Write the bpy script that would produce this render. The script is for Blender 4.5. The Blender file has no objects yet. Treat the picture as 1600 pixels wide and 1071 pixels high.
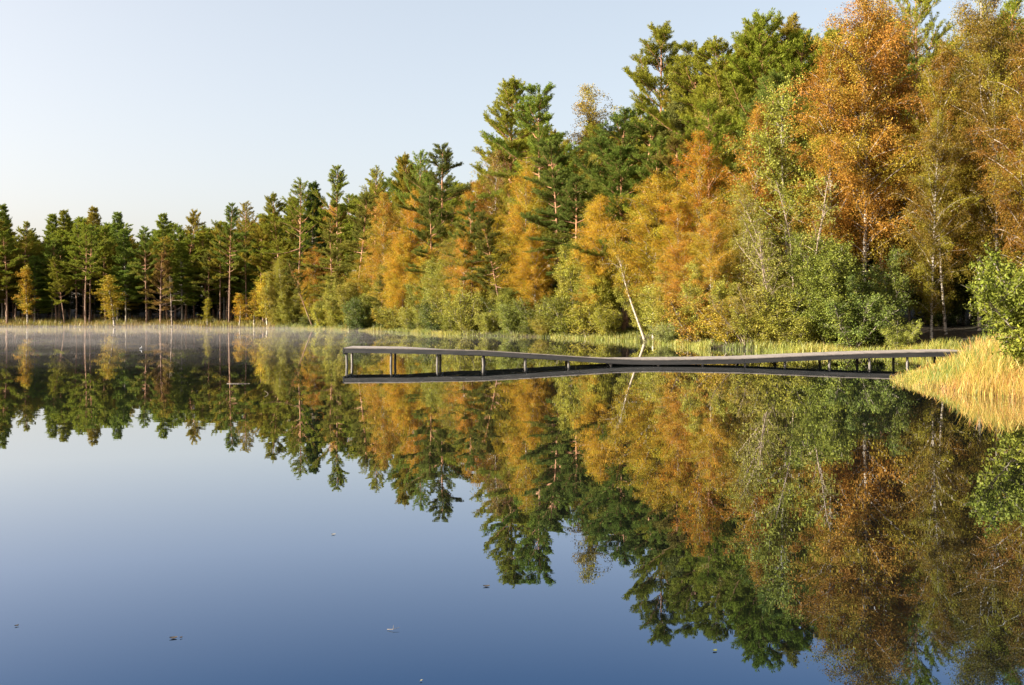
import bpy, math, random
import numpy as np
from mathutils import Vector, noise

# ---------------------------------------------------------------- camera, sky, sun, exposure
FPX, CH, HY = 1556.0, 1.8, 493.0          # focal length in photo pixels, eye height, horizon row
S = bpy.context.scene
col = S.collection
cam_d = bpy.data.cameras.new('camera'); cam = bpy.data.objects.new('camera', cam_d); col.objects.link(cam)
cam_d.sensor_width = 36.0; cam_d.lens = FPX / 1600 * 36.0
cam_d.shift_y = -(535.5 - HY) / 1600.0
cam_d.clip_start = 0.1; cam_d.clip_end = 4000
cam.location = (0, 0, CH); cam.rotation_euler = (math.radians(90), 0, 0)
S.camera = cam

SUN_EL = math.radians(22.0)
SUN_AZ = math.radians(-104.0)             # measured from +Y, clockwise positive: left, a little behind the camera
sdir = Vector((math.sin(SUN_AZ) * math.cos(SUN_EL), math.cos(SUN_AZ) * math.cos(SUN_EL), math.sin(SUN_EL)))
w = bpy.data.worlds.new('World'); S.world = w; w.use_nodes = True
nt = w.node_tree; nt.nodes.clear()
sk = nt.nodes.new('ShaderNodeTexSky'); sk.sky_type = 'NISHITA'; sk.sun_disc = False
sk.sun_elevation = SUN_EL; sk.sun_rotation = SUN_AZ
sk.altitude = 0; sk.air_density = 0.7; sk.dust_density = 4.0; sk.ozone_density = 6.0
bg = nt.nodes.new('ShaderNodeBackground'); bg.inputs['Strength'].default_value = 0.15
wo = nt.nodes.new('ShaderNodeOutputWorld')
gm = nt.nodes.new('ShaderNodeGamma'); gm.inputs[1].default_value = 0.59      # the camera's soft shoulder in the bright hazy sky
vm = nt.nodes.new('ShaderNodeVectorMath'); vm.operation = 'MULTIPLY'; vm.inputs[1].default_value = (1.649, 1.284, 0.964)
nt.links.new(sk.outputs[0], gm.inputs[0]); nt.links.new(gm.outputs[0], vm.inputs[0]); nt.links.new(vm.outputs[0], bg.inputs[0]); nt.links.new(bg.outputs[0], wo.inputs[0])
sun_d = bpy.data.lights.new('sun', 'SUN'); sun_d.energy = 5.0; sun_d.angle = math.radians(0.5)
sun_d.color = (1.0, 0.89, 0.72)
sun = bpy.data.objects.new('sun', sun_d); col.objects.link(sun)
sun.rotation_euler = sdir.to_track_quat('Z', 'Y').to_euler(); sun.location = (-30, -10, 40)
S.view_settings.view_transform = 'Standard'; S.view_settings.look = 'None'
S.view_settings.exposure = 1.8; S.view_settings.gamma = 1.0
S.cycles.max_bounces = 6; S.cycles.diffuse_bounces = 2; S.cycles.glossy_bounces = 3
S.cycles.transmission_bounces = 4; S.cycles.volume_bounces = 0
S.cycles.caustics_reflective = False; S.cycles.caustics_refractive = False

# ---------------------------------------------------------------- helpers
def tag(o, label=None, cat=None, group=None, kind=None):
    if label: o['label'] = label
    if cat: o['category'] = cat
    if group: o['group'] = group
    if kind: o['kind'] = kind
    return o

def link(name, me, parent=None, mat=None):
    o = bpy.data.objects.new(name, me); col.objects.link(o)
    if mat is not None and me is not None and not me.materials: me.materials.append(mat)
    if parent is not None: o.parent = parent
    return o

def empty(name, loc, rot=(0, 0, 0), sc=(1, 1, 1)):
    o = bpy.data.objects.new(name, None); col.objects.link(o)
    o.empty_display_size = 0.5
    o.location = loc; o.rotation_euler = rot; o.scale = sc
    return o

def mesh_np(name, V, F, mat=None, smooth=False, var=None):
    """V (n,3), F (m,k) with constant k; var: per-face float"""
    me = bpy.data.meshes.new(name)
    V = np.asarray(V, dtype=np.float32); F = np.asarray(F, dtype=np.int32)
    m, k = F.shape
    me.vertices.add(len(V)); me.vertices.foreach_set('co', V.ravel())
    me.loops.add(m * k); me.loops.foreach_set('vertex_index', F.ravel())
    me.polygons.add(m)
    me.polygons.foreach_set('loop_start', np.arange(0, m * k, k, dtype=np.int32))
    me.polygons.foreach_set('loop_total', np.full(m, k, dtype=np.int32))
    me.polygons.foreach_set('use_smooth', np.full(m, bool(smooth)))
    if var is not None:
        for nm, a in var.items():
            at = me.attributes.new(nm, 'FLOAT', 'FACE'); at.data.foreach_set('value', np.asarray(a, dtype=np.float32))
    me.update(calc_edges=True)
    if mat: me.materials.append(mat)
    return me

class MB:
    def __init__(s): s.V = []; s.F = []; s.n = 0
    def add(s, V, F):
        s.V.append(np.asarray(V, float)); s.F.append(np.asarray(F, int) + s.n); s.n += len(V)
    def tube(s, P, R, n=6, cap=True):
        P = np.asarray(P, float); R = np.asarray(R, float); k = len(P)
        T = np.gradient(P, axis=0); T /= (np.linalg.norm(T, axis=1)[:, None] + 1e-9)
        ref = np.array([1.0, 0, 0]) if abs(T[0][0]) < 0.8 else np.array([0, 1.0, 0])
        A = np.cross(T, ref); A /= (np.linalg.norm(A, axis=1)[:, None] + 1e-9)
        B = np.cross(T, A)
        a = np.arange(n) / n * 2 * math.pi
        V = (P[:, None, :] + R[:, None, None] * (np.cos(a)[None, :, None] * A[:, None, :] + np.sin(a)[None, :, None] * B[:, None, :])).reshape(-1, 3)
        i = np.arange(k - 1)[:, None] * n; j = np.arange(n)[None, :]; j2 = (j + 1) % n
        F = np.stack([i + j, i + j2, i + n + j2, i + n + j], axis=-1).reshape(-1, 4)
        s.add(V, F)
    def box(s, P8):
        s.add(P8, [[0, 3, 2, 1], [4, 5, 6, 7], [0, 1, 5, 4], [1, 2, 6, 5], [2, 3, 7, 6], [3, 0, 4, 7]])
    def bar(s, a, b, wd, ht, up=(0, 0, 1), b_end=None):
        a = np.asarray(a, float); b = np.asarray(b, float); d = b - a; d /= np.linalg.norm(d)
        up = np.asarray(up, float); sd = np.cross(d, up); sd /= np.linalg.norm(sd); u = np.cross(sd, d)
        h = sd * wd / 2; v = u * ht / 2
        s.box([a - h - v, a + h - v, a + h + v, a - h + v, b - h - v, b + h - v, b + h + v, b - h + v])
    def mesh(s, name, mat=None, smooth=False):
        return mesh_np(name, np.concatenate(s.V), np.concatenate(s.F), mat, smooth)

# ---------------------------------------------------------------- materials
def newmat(name):
    m = bpy.data.materials.new(name); m.use_nodes = True
    t = m.node_tree; t.nodes.clear()
    out = t.nodes.new('ShaderNodeOutputMaterial')
    return m, t, out

def N(t, ty, **kw):
    n = t.nodes.new(ty)
    for k, v in kw.items():
        if k in n.inputs: n.inputs[k].default_value = v
        else: setattr(n, k, v)
    return n

def ramp(t, fac, stops):
    r = t.nodes.new('ShaderNodeValToRGB'); e = r.color_ramp.elements
    while len(e) < len(stops): e.new(0.5)
    for q, (p, c) in zip(e, stops): q.position = p; q.color = (*c, 1)
    t.links.new(fac, r.inputs[0]); return r.outputs[0]

def mixc(t, fac, a, b, mode='MIX'):
    m = t.nodes.new('ShaderNodeMix'); m.data_type = 'RGBA'; m.blend_type = mode
    for sock, v in ((m.inputs[0], fac), (m.inputs[6], a), (m.inputs[7], b)):
        if hasattr(v, 'links') or isinstance(v, bpy.types.NodeSocket): t.links.new(v, sock)
        elif isinstance(v, (int, float)): sock.default_value = v
        else: sock.default_value = (*v, 1)
    return m.outputs[2]

def leaf_mat(name, alt, altfac=0.6, transl=0.3, rough=0.5, spec=0.3, hue=0.03, vlo=0.6, vhi=1.45):
    """leaf colour = the tree's own colour (object colour), drifting to `alt` by clump, each leaf a little different"""
    m, t, out = newmat(name)
    oi = N(t, 'ShaderNodeObjectInfo')
    lv = N(t, 'ShaderNodeAttribute', attribute_name='leaf'); cv = N(t, 'ShaderNodeAttribute', attribute_name='clump')
    mp = N(t, 'ShaderNodeMapRange'); mp.inputs[1].default_value = 0.45; mp.inputs[2].default_value = 1.0
    mp.inputs[3].default_value = 0.0; mp.inputs[4].default_value = altfac
    t.links.new(cv.outputs['Fac'], mp.inputs[0])
    c = mixc(t, mp.outputs[0], oi.outputs['Color'], alt)
    hs = N(t, 'ShaderNodeHueSaturation')
    h = N(t, 'ShaderNodeMapRange'); h.inputs[3].default_value = 0.5 - hue; h.inputs[4].default_value = 0.5 + hue
    v = N(t, 'ShaderNodeMapRange'); v.inputs[3].default_value = vlo; v.inputs[4].default_value = vhi
    t.links.new(cv.outputs['Fac'], h.inputs[0]); t.links.new(lv.outputs['Fac'], v.inputs[0])
    t.links.new(h.outputs[0], hs.inputs['Hue']); t.links.new(v.outputs[0], hs.inputs['Value']); t.links.new(c, hs.inputs['Color'])
    p = N(t, 'ShaderNodeBsdfPrincipled', Roughness=rough); p.inputs['Specular IOR Level'].default_value = spec * 0.8
    tr = N(t, 'ShaderNodeBsdfTranslucent'); mx = N(t, 'ShaderNodeMixShader'); mx.inputs[0].default_value = transl
    t.links.new(hs.outputs[0], p.inputs['Base Color']); t.links.new(hs.outputs[0], tr.inputs[0])
    t.links.new(p.outputs[0], mx.inputs[1]); t.links.new(tr.outputs[0], mx.inputs[2]); t.links.new(mx.outputs[0], out.inputs[0])
    return m

M = {}
M['pine_needles'] = leaf_mat('pine_needles', (0.25, 0.19, 0.03), 0.75, 0.40, 0.6, 0.12, 0.02)
M['spruce_needles'] = leaf_mat('spruce_needles', (0.07, 0.09, 0.02), 0.6, 0.2, 0.6, 0.12, 0.02)
M['birch_leaves'] = leaf_mat('birch_leaves', (0.32, 0.28, 0.03), 0.7, 0.35, 0.55, 0.12, 0.014, 0.62, 1.32)
M['bush_leaves'] = leaf_mat('bush_leaves', (0.26, 0.22, 0.03), 0.6, 0.3, 0.5, 0.2, 0.02, 0.6, 1.5)

def bark_mat(name, kind):
    m, t, out = newmat(name)
    tc = N(t, 'ShaderNodeTexCoord'); mp = N(t, 'ShaderNodeMapping'); t.links.new(tc.outputs['Object'], mp.inputs[0])
    p = N(t, 'ShaderNodeBsdfPrincipled', Roughness=0.85)
    ns = N(t, 'ShaderNodeTexNoise'); ns.inputs['Detail'].default_value = 4
    t.links.new(mp.outputs[0], ns.inputs[0])
    if kind == 'pine':
        mp.inputs['Scale'].default_value = (7, 7, 2.2); ns.inputs['Scale'].default_value = 1.5
        c1 = ramp(t, ns.outputs[0], [(0.35, (0.10, 0.06, 0.04)), (0.6, (0.30, 0.19, 0.13))])
        c2 = ramp(t, ns.outputs[0], [(0.35, (0.26, 0.12, 0.055)), (0.65, (0.46, 0.24, 0.12))])
        sp = N(t, 'ShaderNodeSeparateXYZ'); t.links.new(tc.outputs['Object'], sp.inputs[0])
        r = N(t, 'ShaderNodeMapRange'); r.inputs[1].default_value = 5.0; r.inputs[2].default_value = 15.0
        t.links.new(sp.outputs[2], r.inputs[0]); c = mixc(t, r.outputs[0], c1, c2)
    elif kind == 'birch':
        mp.inputs['Scale'].default_value = (1.5, 1.5, 5.0); ns.inputs['Scale'].default_value = 1.6
        c = ramp(t, ns.outputs[0], [(0.42, (0.05, 0.04, 0.035)), (0.52, (0.40, 0.35, 0.29)), (0.8, (0.60, 0.54, 0.46))])
    elif kind == 'dead':
        ns.inputs['Scale'].default_value = 3
        c = ramp(t, ns.outputs[0], [(0.3, (0.16, 0.12, 0.09)), (0.7, (0.36, 0.28, 0.22))])
    else:
        mp.inputs['Scale'].default_value = (3, 3, 1.5); ns.inputs['Scale'].default_value = 2
        c = ramp(t, ns.outputs[0], [(0.35, (0.12, 0.10, 0.075)), (0.65, (0.33, 0.29, 0.23))])
    t.links.new(c, p.inputs['Base Color'])
    b = N(t, 'ShaderNodeBump'); b.inputs['Strength'].default_value = 0.5; b.inputs['Distance'].default_value = 0.03
    t.links.new(ns.outputs[0], b.inputs['Height']); t.links.new(b.outputs[0], p.inputs['Normal'])
    t.links.new(p.outputs[0], out.inputs[0]); return m
def white_bark():
    m = bark_mat('white_bark', 'birch')
    for n in m.node_tree.nodes:
        if n.type == 'VALTORGB': n.color_ramp.elements[1].color = (0.36, 0.31, 0.25, 1); n.color_ramp.elements[0].position = 0.36; n.color_ramp.elements[1].position = 0.42; n.color_ramp.elements[2].color = (0.50, 0.44, 0.37, 1)
    return m
M['white_bark'] = white_bark()
for k in ('pine', 'birch', 'dead', 'alder'): M[k + '_bark'] = bark_mat(k + '_bark', k)

def blade_mat(name, stops, transl=0.3):
    m, t, out = newmat(name)
    lv = N(t, 'ShaderNodeAttribute', attribute_name='leaf'); cv = N(t, 'ShaderNodeAttribute', attribute_name='clump')
    c = ramp(t, cv.outputs['Fac'], stops)
    hs = N(t, 'ShaderNodeHueSaturation'); v = N(t, 'ShaderNodeMapRange'); v.inputs[3].default_value = 0.6; v.inputs[4].default_value = 1.35
    t.links.new(lv.outputs['Fac'], v.inputs[0]); t.links.new(v.outputs[0], hs.inputs['Value']); t.links.new(c, hs.inputs['Color'])
    p = N(t, 'ShaderNodeBsdfPrincipled', Roughness=0.5)
    tr = N(t, 'ShaderNodeBsdfTranslucent'); mx = N(t, 'ShaderNodeMixShader'); mx.inputs[0].default_value = transl
    t.links.new(hs.outputs[0], p.inputs['Base Color']); t.links.new(hs.outputs[0], tr.inputs[0])
    t.links.new(p.outputs[0], mx.inputs[1]); t.links.new(tr.outputs[0], mx.inputs[2]); t.links.new(mx.outputs[0], out.inputs[0])
    return m
M['near_grass'] = blade_mat('near_grass', [(0.0, (0.12, 0.19, 0.03)), (0.35, (0.25, 0.28, 0.045)), (0.65, (0.46, 0.32, 0.06)), (1.0, (0.45, 0.20, 0.07))])
M['bank_grass'] = blade_mat('bank_grass', [(0.0, (0.09, 0.13, 0.02)), (0.4, (0.20, 0.21, 0.03)), (0.7, (0.30, 0.22, 0.04)), (1.0, (0.26, 0.12, 0.04))])

def ground_mat():
    m, t, out = newmat('forest_floor')
    tc = N(t, 'ShaderNodeTexCoord'); n1 = N(t, 'ShaderNodeTexNoise', Scale=0.35); n1.inputs['Detail'].default_value = 8
    n2 = N(t, 'ShaderNodeTexNoise', Scale=6.0); n2.inputs['Detail'].default_value = 5
    t.links.new(tc.outputs['Object'], n1.inputs[0]); t.links.new(tc.outputs['Object'], n2.inputs[0])
    a = ramp(t, n1.outputs[0], [(0.35, (0.018, 0.022, 0.008)), (0.5, (0.035, 0.025, 0.012)), (0.65, (0.05, 0.035, 0.014))])
    b = ramp(t, n2.outputs[0], [(0.3, (0.4, 0.4, 0.4)), (0.7, (1.4, 1.3, 1.2))])
    c = mixc(t, 1.0, a, b, 'MULTIPLY')
    p = N(t, 'ShaderNodeBsdfPrincipled', Roughness=0.95); t.links.new(c, p.inputs['Base Color'])
    bm = N(t, 'ShaderNodeBump'); bm.inputs['Strength'].default_value = 0.7; bm.inputs['Distance'].default_value = 0.1
    t.links.new(n2.outputs[0], bm.inputs['Height']); t.links.new(bm.outputs[0], p.inputs['Normal'])
    t.links.new(p.outputs[0], out.inputs[0]); return m
M['ground'] = ground_mat()

def water_mat():
    m, t, out = newmat('lake_water')
    tc = N(t, 'ShaderNodeTexCoord')
    mp = N(t, 'ShaderNodeMapping'); mp.inputs['Scale'].default_value = (0.5, 1.6, 1.0)
    n1 = N(t, 'ShaderNodeTexNoise', Scale=0.9); n1.inputs['Detail'].default_value = 3
    t.links.new(tc.outputs['Object'], mp.inputs[0]); t.links.new(mp.outputs[0], n1.inputs[0])
    bm = N(t, 'ShaderNodeBump'); bm.inputs['Strength'].default_value = 0.5; bm.inputs['Distance'].default_value = 0.0014
    t.links.new(n1.outputs[0], bm.inputs['Height'])
    fr = N(t, 'ShaderNodeFresnel', IOR=1.6)
    c = ramp(t, fr.outputs[0], [(0.0, (0.03, 0.04, 0.06)), (0.186, (0.105, 0.18, 0.31)), (0.317, (0.38, 0.44, 0.55)), (0.494, (0.69, 0.71, 0.73)), (1.0, (0.97, 0.97, 0.97))])
    g = N(t, 'ShaderNodeBsdfGlossy', Roughness=0.0); d = N(t, 'ShaderNodeBsdfDiffuse'); a = N(t, 'ShaderNodeAddShader')
    d.inputs[0].default_value = (0.0015, 0.002, 0.002, 1)
    t.links.new(c, g.inputs[0]); t.links.new(bm.outputs[0], g.inputs['Normal'])
    t.links.new(g.outputs[0], a.inputs[0]); t.links.new(d.outputs[0], a.inputs[1])
    t.links.new(a.outputs[0], out.inputs[0]); return m
M['water'] = water_mat()

def wood_mat(name, dark, light, scale, vr=(0.9, 1.1)):
    m, t, out = newmat(name)
    tc = N(t, 'ShaderNodeTexCoord'); mp = N(t, 'ShaderNodeMapping'); mp.inputs['Scale'].default_value = scale
    n1 = N(t, 'ShaderNodeTexNoise', Scale=1.0); n1.inputs['Detail'].default_value = 6
    t.links.new(tc.outputs['Object'], mp.inputs[0]); t.links.new(mp.outputs[0], n1.inputs[0])
    g = N(t, 'ShaderNodeNewGeometry')
    c = ramp(t, n1.outputs[0], [(0.32, dark), (0.68, light)])
    hs = N(t, 'ShaderNodeHueSaturation'); v = N(t, 'ShaderNodeMapRange'); v.inputs[3].default_value = vr[0]; v.inputs[4].default_value = vr[1]
    t.links.new(g.outputs['Random Per Island'], v.inputs[0]); t.links.new(v.outputs[0], hs.inputs['Value']); t.links.new(c, hs.inputs['Color'])
    p = N(t, 'ShaderNodeBsdfPrincipled', Roughness=0.75); t.links.new(hs.outputs[0], p.inputs['Base Color'])
    bm = N(t, 'ShaderNodeBump'); bm.inputs['Strength'].default_value = 0.4; bm.inputs['Distance'].default_value = 0.01
    t.links.new(n1.outputs[0], bm.inputs['Height']); t.links.new(bm.outputs[0], p.inputs['Normal'])
    t.links.new(p.outputs[0], out.inputs[0]); return m
M['deck'] = wood_mat('weathered_planks', (0.17, 0.15, 0.135), (0.27, 0.235, 0.21), (5, 1.2, 5), (0.94, 1.06))
M['side'] = wood_mat('dark_board', (0.010, 0.011, 0.012), (0.036, 0.034, 0.033), (1.2, 12, 14), (0.95, 1.05))
M['post'] = wood_mat('post_wood', (0.06, 0.055, 0.05), (0.22, 0.20, 0.18), (14, 14, 1.5))

# ---------------------------------------------------------------- land and lake
SHORE = np.array([(-700, 210), (-240, 185), (-150, 166), (-110, 160), (-80, 155), (-64, 153.5), (-48.6, 151), (-38, 147), (-25.6, 133), (-18, 119),
                  (-14.7, 113), (-10, 103), (-6, 93), (-2, 87), (2.7, 82), (6, 75), (8.7, 68), (9.8, 60), (10.6, 54), (12.3, 50.5), (14.8, 48.5),
                  (18, 46.7), (19.5, 43.5), (19.3, 39.5), (17.6, 36.6), (15.6, 33.6), (13.0, 31.0), (11.3, 28.6), (10.2, 25.2), (10.7, 22.8), (11.3, 20.2), (13.5, 15), (16, 8), (22, -8), (30, -40), (40, -300)], float)
POLY = np.concatenate([SHORE, [(2000, -300), (2000, 2000), (-2000, 2000), (-2000, 210)]])   # land polygon

def sdist(x, y):
    x = np.asarray(x, float); y = np.asarray(y, float)
    d = np.full(x.shape, 1e9)
    for a, b in zip(SHORE[:-1], SHORE[1:]):
        e = b - a; L2 = e @ e
        tt = np.clip(((x - a[0]) * e[0] + (y - a[1]) * e[1]) / L2, 0, 1)
        d = np.minimum(d, np.hypot(x - a[0] - tt * e[0], y - a[1] - tt * e[1]))
    ins = np.zeros(x.shape, bool)
    n = len(POLY)
    for i in range(n):
        a = POLY[i]; b = POLY[(i + 1) % n]
        if a[1] == b[1]: continue
        c = ((a[1] > y) != (b[1] > y)) & (x < (b[0] - a[0]) * (y - a[1]) / (b[1] - a[1]) + a[0])
        ins ^= c
    return np.where(ins, d, -d)

def sstep(a, b, v):
    q = np.clip((v - a) / (b - a), 0, 1); return q * q * (3 - 2 * q)

def ground(x, y, d=None):
    x = np.asarray(x, float); y = np.asarray(y, float)
    if d is None: d = sdist(x, y)
    dp = np.maximum(d, 0)
    wob = 0.10 * np.sin(x * 0.9 + 1.3 * np.sin(y * 0.45)) + 0.07 * np.sin(y * 1.3 + x * 0.6)
    z = 0.16 * (1 - np.exp(-dp / 0.7)) + 0.075 * np.minimum(dp, 14) * sstep(38, 50, y) + 0.010 * np.minimum(dp, 14) * (1 - sstep(38, 50, y))
    z = z + wob * sstep(0.5, 5, dp) + 11.0 * sstep(18, 95, dp) * sstep(36, 60, y)
    zw = np.maximum(-1.6, 0.30 * np.minimum(d, 0) - 0.03)
    return np.where(d > 0, z, zw)

xs = np.unique(np.concatenate([np.linspace(-1500, -160, 18), np.arange(-160, -90, 4), np.arange(-90, -30, 1.25), np.arange(-30, 32, 0.5), np.arange(32, 100, 3), np.linspace(100, 1500, 18)]))
ys = np.unique(np.concatenate([np.linspace(-300, 0, 12), np.arange(0, 16, 2), np.arange(16, 60, 0.5), np.arange(60, 175, 1.0), np.arange(175, 300, 6), np.linspace(300, 2000, 16)]))
GX, GY = np.meshgrid(xs, ys)
GZ = ground(GX, GY)
V = np.stack([GX, GY, GZ], -1).reshape(-1, 3)
nx, ny = len(xs), len(ys)
ii = (np.arange(ny - 1)[:, None] * nx + np.arange(nx - 1)[None, :]).ravel()
F = np.stack([ii, ii + 1, ii + nx + 1, ii + nx], -1)
tag(link('ground', mesh_np('ground', V, F, M['ground'], True)), kind='structure')
wv = [(-1500, -300, 0), (60, -300, 0), (60, 60, 0), (20, 190, 0), (-1500, 260, 0)]
tag(link('water', mesh_np('water', wv, [[0, 1, 2, 3, 4]], M['water'])), kind='structure')

# ---------------------------------------------------------------- foliage building blocks
def unit(v): return v / (np.linalg.norm(v, axis=-1, keepdims=True) + 1e-9)

def leaf_quads(C, U, W, L, B):
    """rhombic leaves: centre C, long axis U, side axis W, length L, breadth B"""
    n = len(C); L = L[:, None]; B = B[:, None]
    V = np.stack([C - U * L / 2, C + W * B / 2, C + U * L / 2, C - W * B / 2], 1).reshape(-1, 3)
    F = np.arange(n * 4).reshape(n, 4)
    return V, F

def foliage_mesh(name, tips, dirs, clump, rng, mat, per, spread, L, B, up=0.0, along=0.0, needle=False):
    """`per` leaves around every twig point"""
    n = len(tips)
    C = np.repeat(tips, per, 0); D = np.repeat(dirs, per, 0); K = np.repeat(clump, per)
    m = len(C)
    R = unit(rng.normal(size=(m, 3)))
    if needle:
        U = unit(D * 0.75 + R * 0.85 + np.array([0, 0, up]))
        C = C + R * spread * 0.35 + U * (L * 0.45)
    else:
        U = unit(R + D * 0.3 + np.array([0, 0, -up]))
        C = C + rng.normal(size=(m, 3)) * spread
    W = unit(np.cross(U, unit(rng.normal(size=(m, 3)))))
    ln = L * rng.uniform(0.65, 1.3, m); br = B * rng.uniform(0.7, 1.3, m)
    V, F = leaf_quads(C, U, W, ln, br)
    return mesh_np(name, V, F, mat, False, {'leaf': rng.uniform(0, 1, m) ** 1.3, 'clump': np.clip(K + rng.normal(size=m) * 0.08, 0, 1)})

def bend(P0, d0, L, n, rng, wob=0.1, pull=(0, 0, 0)):
    P = [np.array(P0, float)]; d = unit(np.array(d0, float)); pull = np.array(pull, float)
    for i in range(n):
        d = unit(d + rng.normal(size=3) * wob + pull / n)
        P.append(P[-1] + d * L / n)
    return np.array(P), d

def trunk_line(h, rng, wob, n=12):
    t = np.linspace(0, 1, n)
    a, b = rng.uniform(0, 6.28, 2)
    x = wob * h * (np.sin(t * 3.1 + a) - math.sin(a)) * 0.5 + wob * .4 * h * (np.sin(t * 8 + b) - math.sin(b)) * .3
    y = wob * h * (np.cos(t * 2.7 + b) - math.cos(b)) * 0.5
    return np.stack([x, y, t * h], 1)

def at_t(P, t):
    q = t * (len(P) - 1); i = min(int(q), len(P) - 2); f = q - i
    return P[i] * (1 - f) + P[i + 1] * f

def gen_pine(seed, h=20, cb=0.45, R=3.0, shape='round', r0=0.2, wob=0.02, dens=1.0, dead=False):
    rng = np.random.default_rng(seed); mb = MB()
    P = trunk_line(h, rng, wob); rad = r0 * (1 - np.linspace(0, 1, 12)) ** 0.75 + 0.015; rad[0] *= 1.25
    mb.tube(P, rad, 8)
    tips = []; dirs = []; cl = []
    z = cb; az = rng.uniform(0, 6.28)
    while z < 0.985:
        t = (z - cb) / (1 - cb)
        if shape == 'round': prof = (1 - t) ** 0.72 * (0.55 + 0.5 * min(1, t * 4)) * rng.uniform(0.6, 1.25)
        elif shape == 'flat': prof = (1 - t ** 1.7) * (0.35 + 0.65 * min(1, t * 2)) * rng.uniform(0.7, 1.2)
        else: prof = (1 - t) ** 0.85 * (0.7 + 0.3 * min(1, t * 6)) * rng.uniform(0.85, 1.15)
        nb = 3 if shape != 'spire' else 5
        for k in range(nb):
            az += 2.4 + rng.normal() * 0.35
            if shape != 'spire' and rng.random() < (0.2 if t < 0.7 else 0.08): continue
            zz = min(0.99, z + rng.normal() * 0.006)
            L = R * prof * rng.uniform(0.6, 1.25) + (0.45 if t > 0.8 else 0.3)
            if shape == 'spire': el = math.radians(-12 + 45 * t ** 1.5 + rng.normal() * 6); pull = (0, 0, 0.45)
            else: el = math.radians(2 + 48 * t ** 1.3 + rng.normal() * 12); pull = (0, 0, 0.35 + rng.normal() * 0.15)
            d = np.array([math.cos(az) * math.cos(el), math.sin(az) * math.cos(el), math.sin(el)])
            B, _ = bend(at_t(P, zz), d, L, 6, rng, 0.11, pull)
            br = max(0.012, 0.018 * L)
            mb.tube(B, np.linspace(br, 0.008, 7), 4)
            c0 = rng.uniform(0, 1) * (0.55 + 0.45 * (1 - t))
            nt_ = int((4 + L * 5.2) * dens)
            for q in range(nt_):
                s_ = 0.28 + 0.72 * (q + rng.random()) / nt_
                o = at_t(B, s_); ax = unit(at_t(B, min(1, s_ + .1)) - at_t(B, s_ - .1))
                side = unit(np.cross(ax, [0, 0, 1])) * (1 if q % 2 else -1)
                dd = unit(ax * 0.8 + side * rng.uniform(0.4, 1.1) + np.array([0, 0, rng.normal() * 0.08 + (0.14 if shape != 'spire' else -0.05)]))
                l2 = (0.30 + 0.26 * L * (1 - s_ * 0.6)) * rng.uniform(0.6, 1.25)
                T, e = bend(o, dd, l2, 2, rng, 0.15, (0, 0, 0.3))
                if dead or (q % 3 == 0 and h < 99): mb.tube(T, [0.012, 0.008, 0.004], 3)
                k2 = max(2, int(l2 / 0.125))
                for u in range(k2):
                    tips.append(at_t(T, (u + 1) / k2)); dirs.append(e); cl.append(c0 + rng.normal() * 0.07)
            tips.append(B[-1]); dirs.append(unit(B[-1] - B[-2])); cl.append(c0)
        z += (0.028 if shape == 'spire' else 0.036) * (1 - 0.35 * t) * 20 / h
    for k in range(14):
        tips.append(P[-1] - np.array([0, 0, 0.05 * k - 0.15])); dirs.append(np.array([rng.normal() * .3, rng.normal() * .3, 1.0])); cl.append(0.4)
    # dead stubs below the crown
    for k in range(7 if not dead else 16):
        zz = rng.uniform(0.12, cb); a = rng.uniform(0, 6.28)
        B, _ = bend(at_t(P, zz), (math.cos(a), math.sin(a), rng.uniform(-.2, .3)), rng.uniform(0.4, 1.5), 4, rng, 0.2, (0, 0, 0.1))
        mb.tube(B, np.linspace(0.025, 0.008, 5), 3)
    return mb, np.array(tips), unit(np.array(dirs)), np.clip(np.array(cl), 0, 1)

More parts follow.
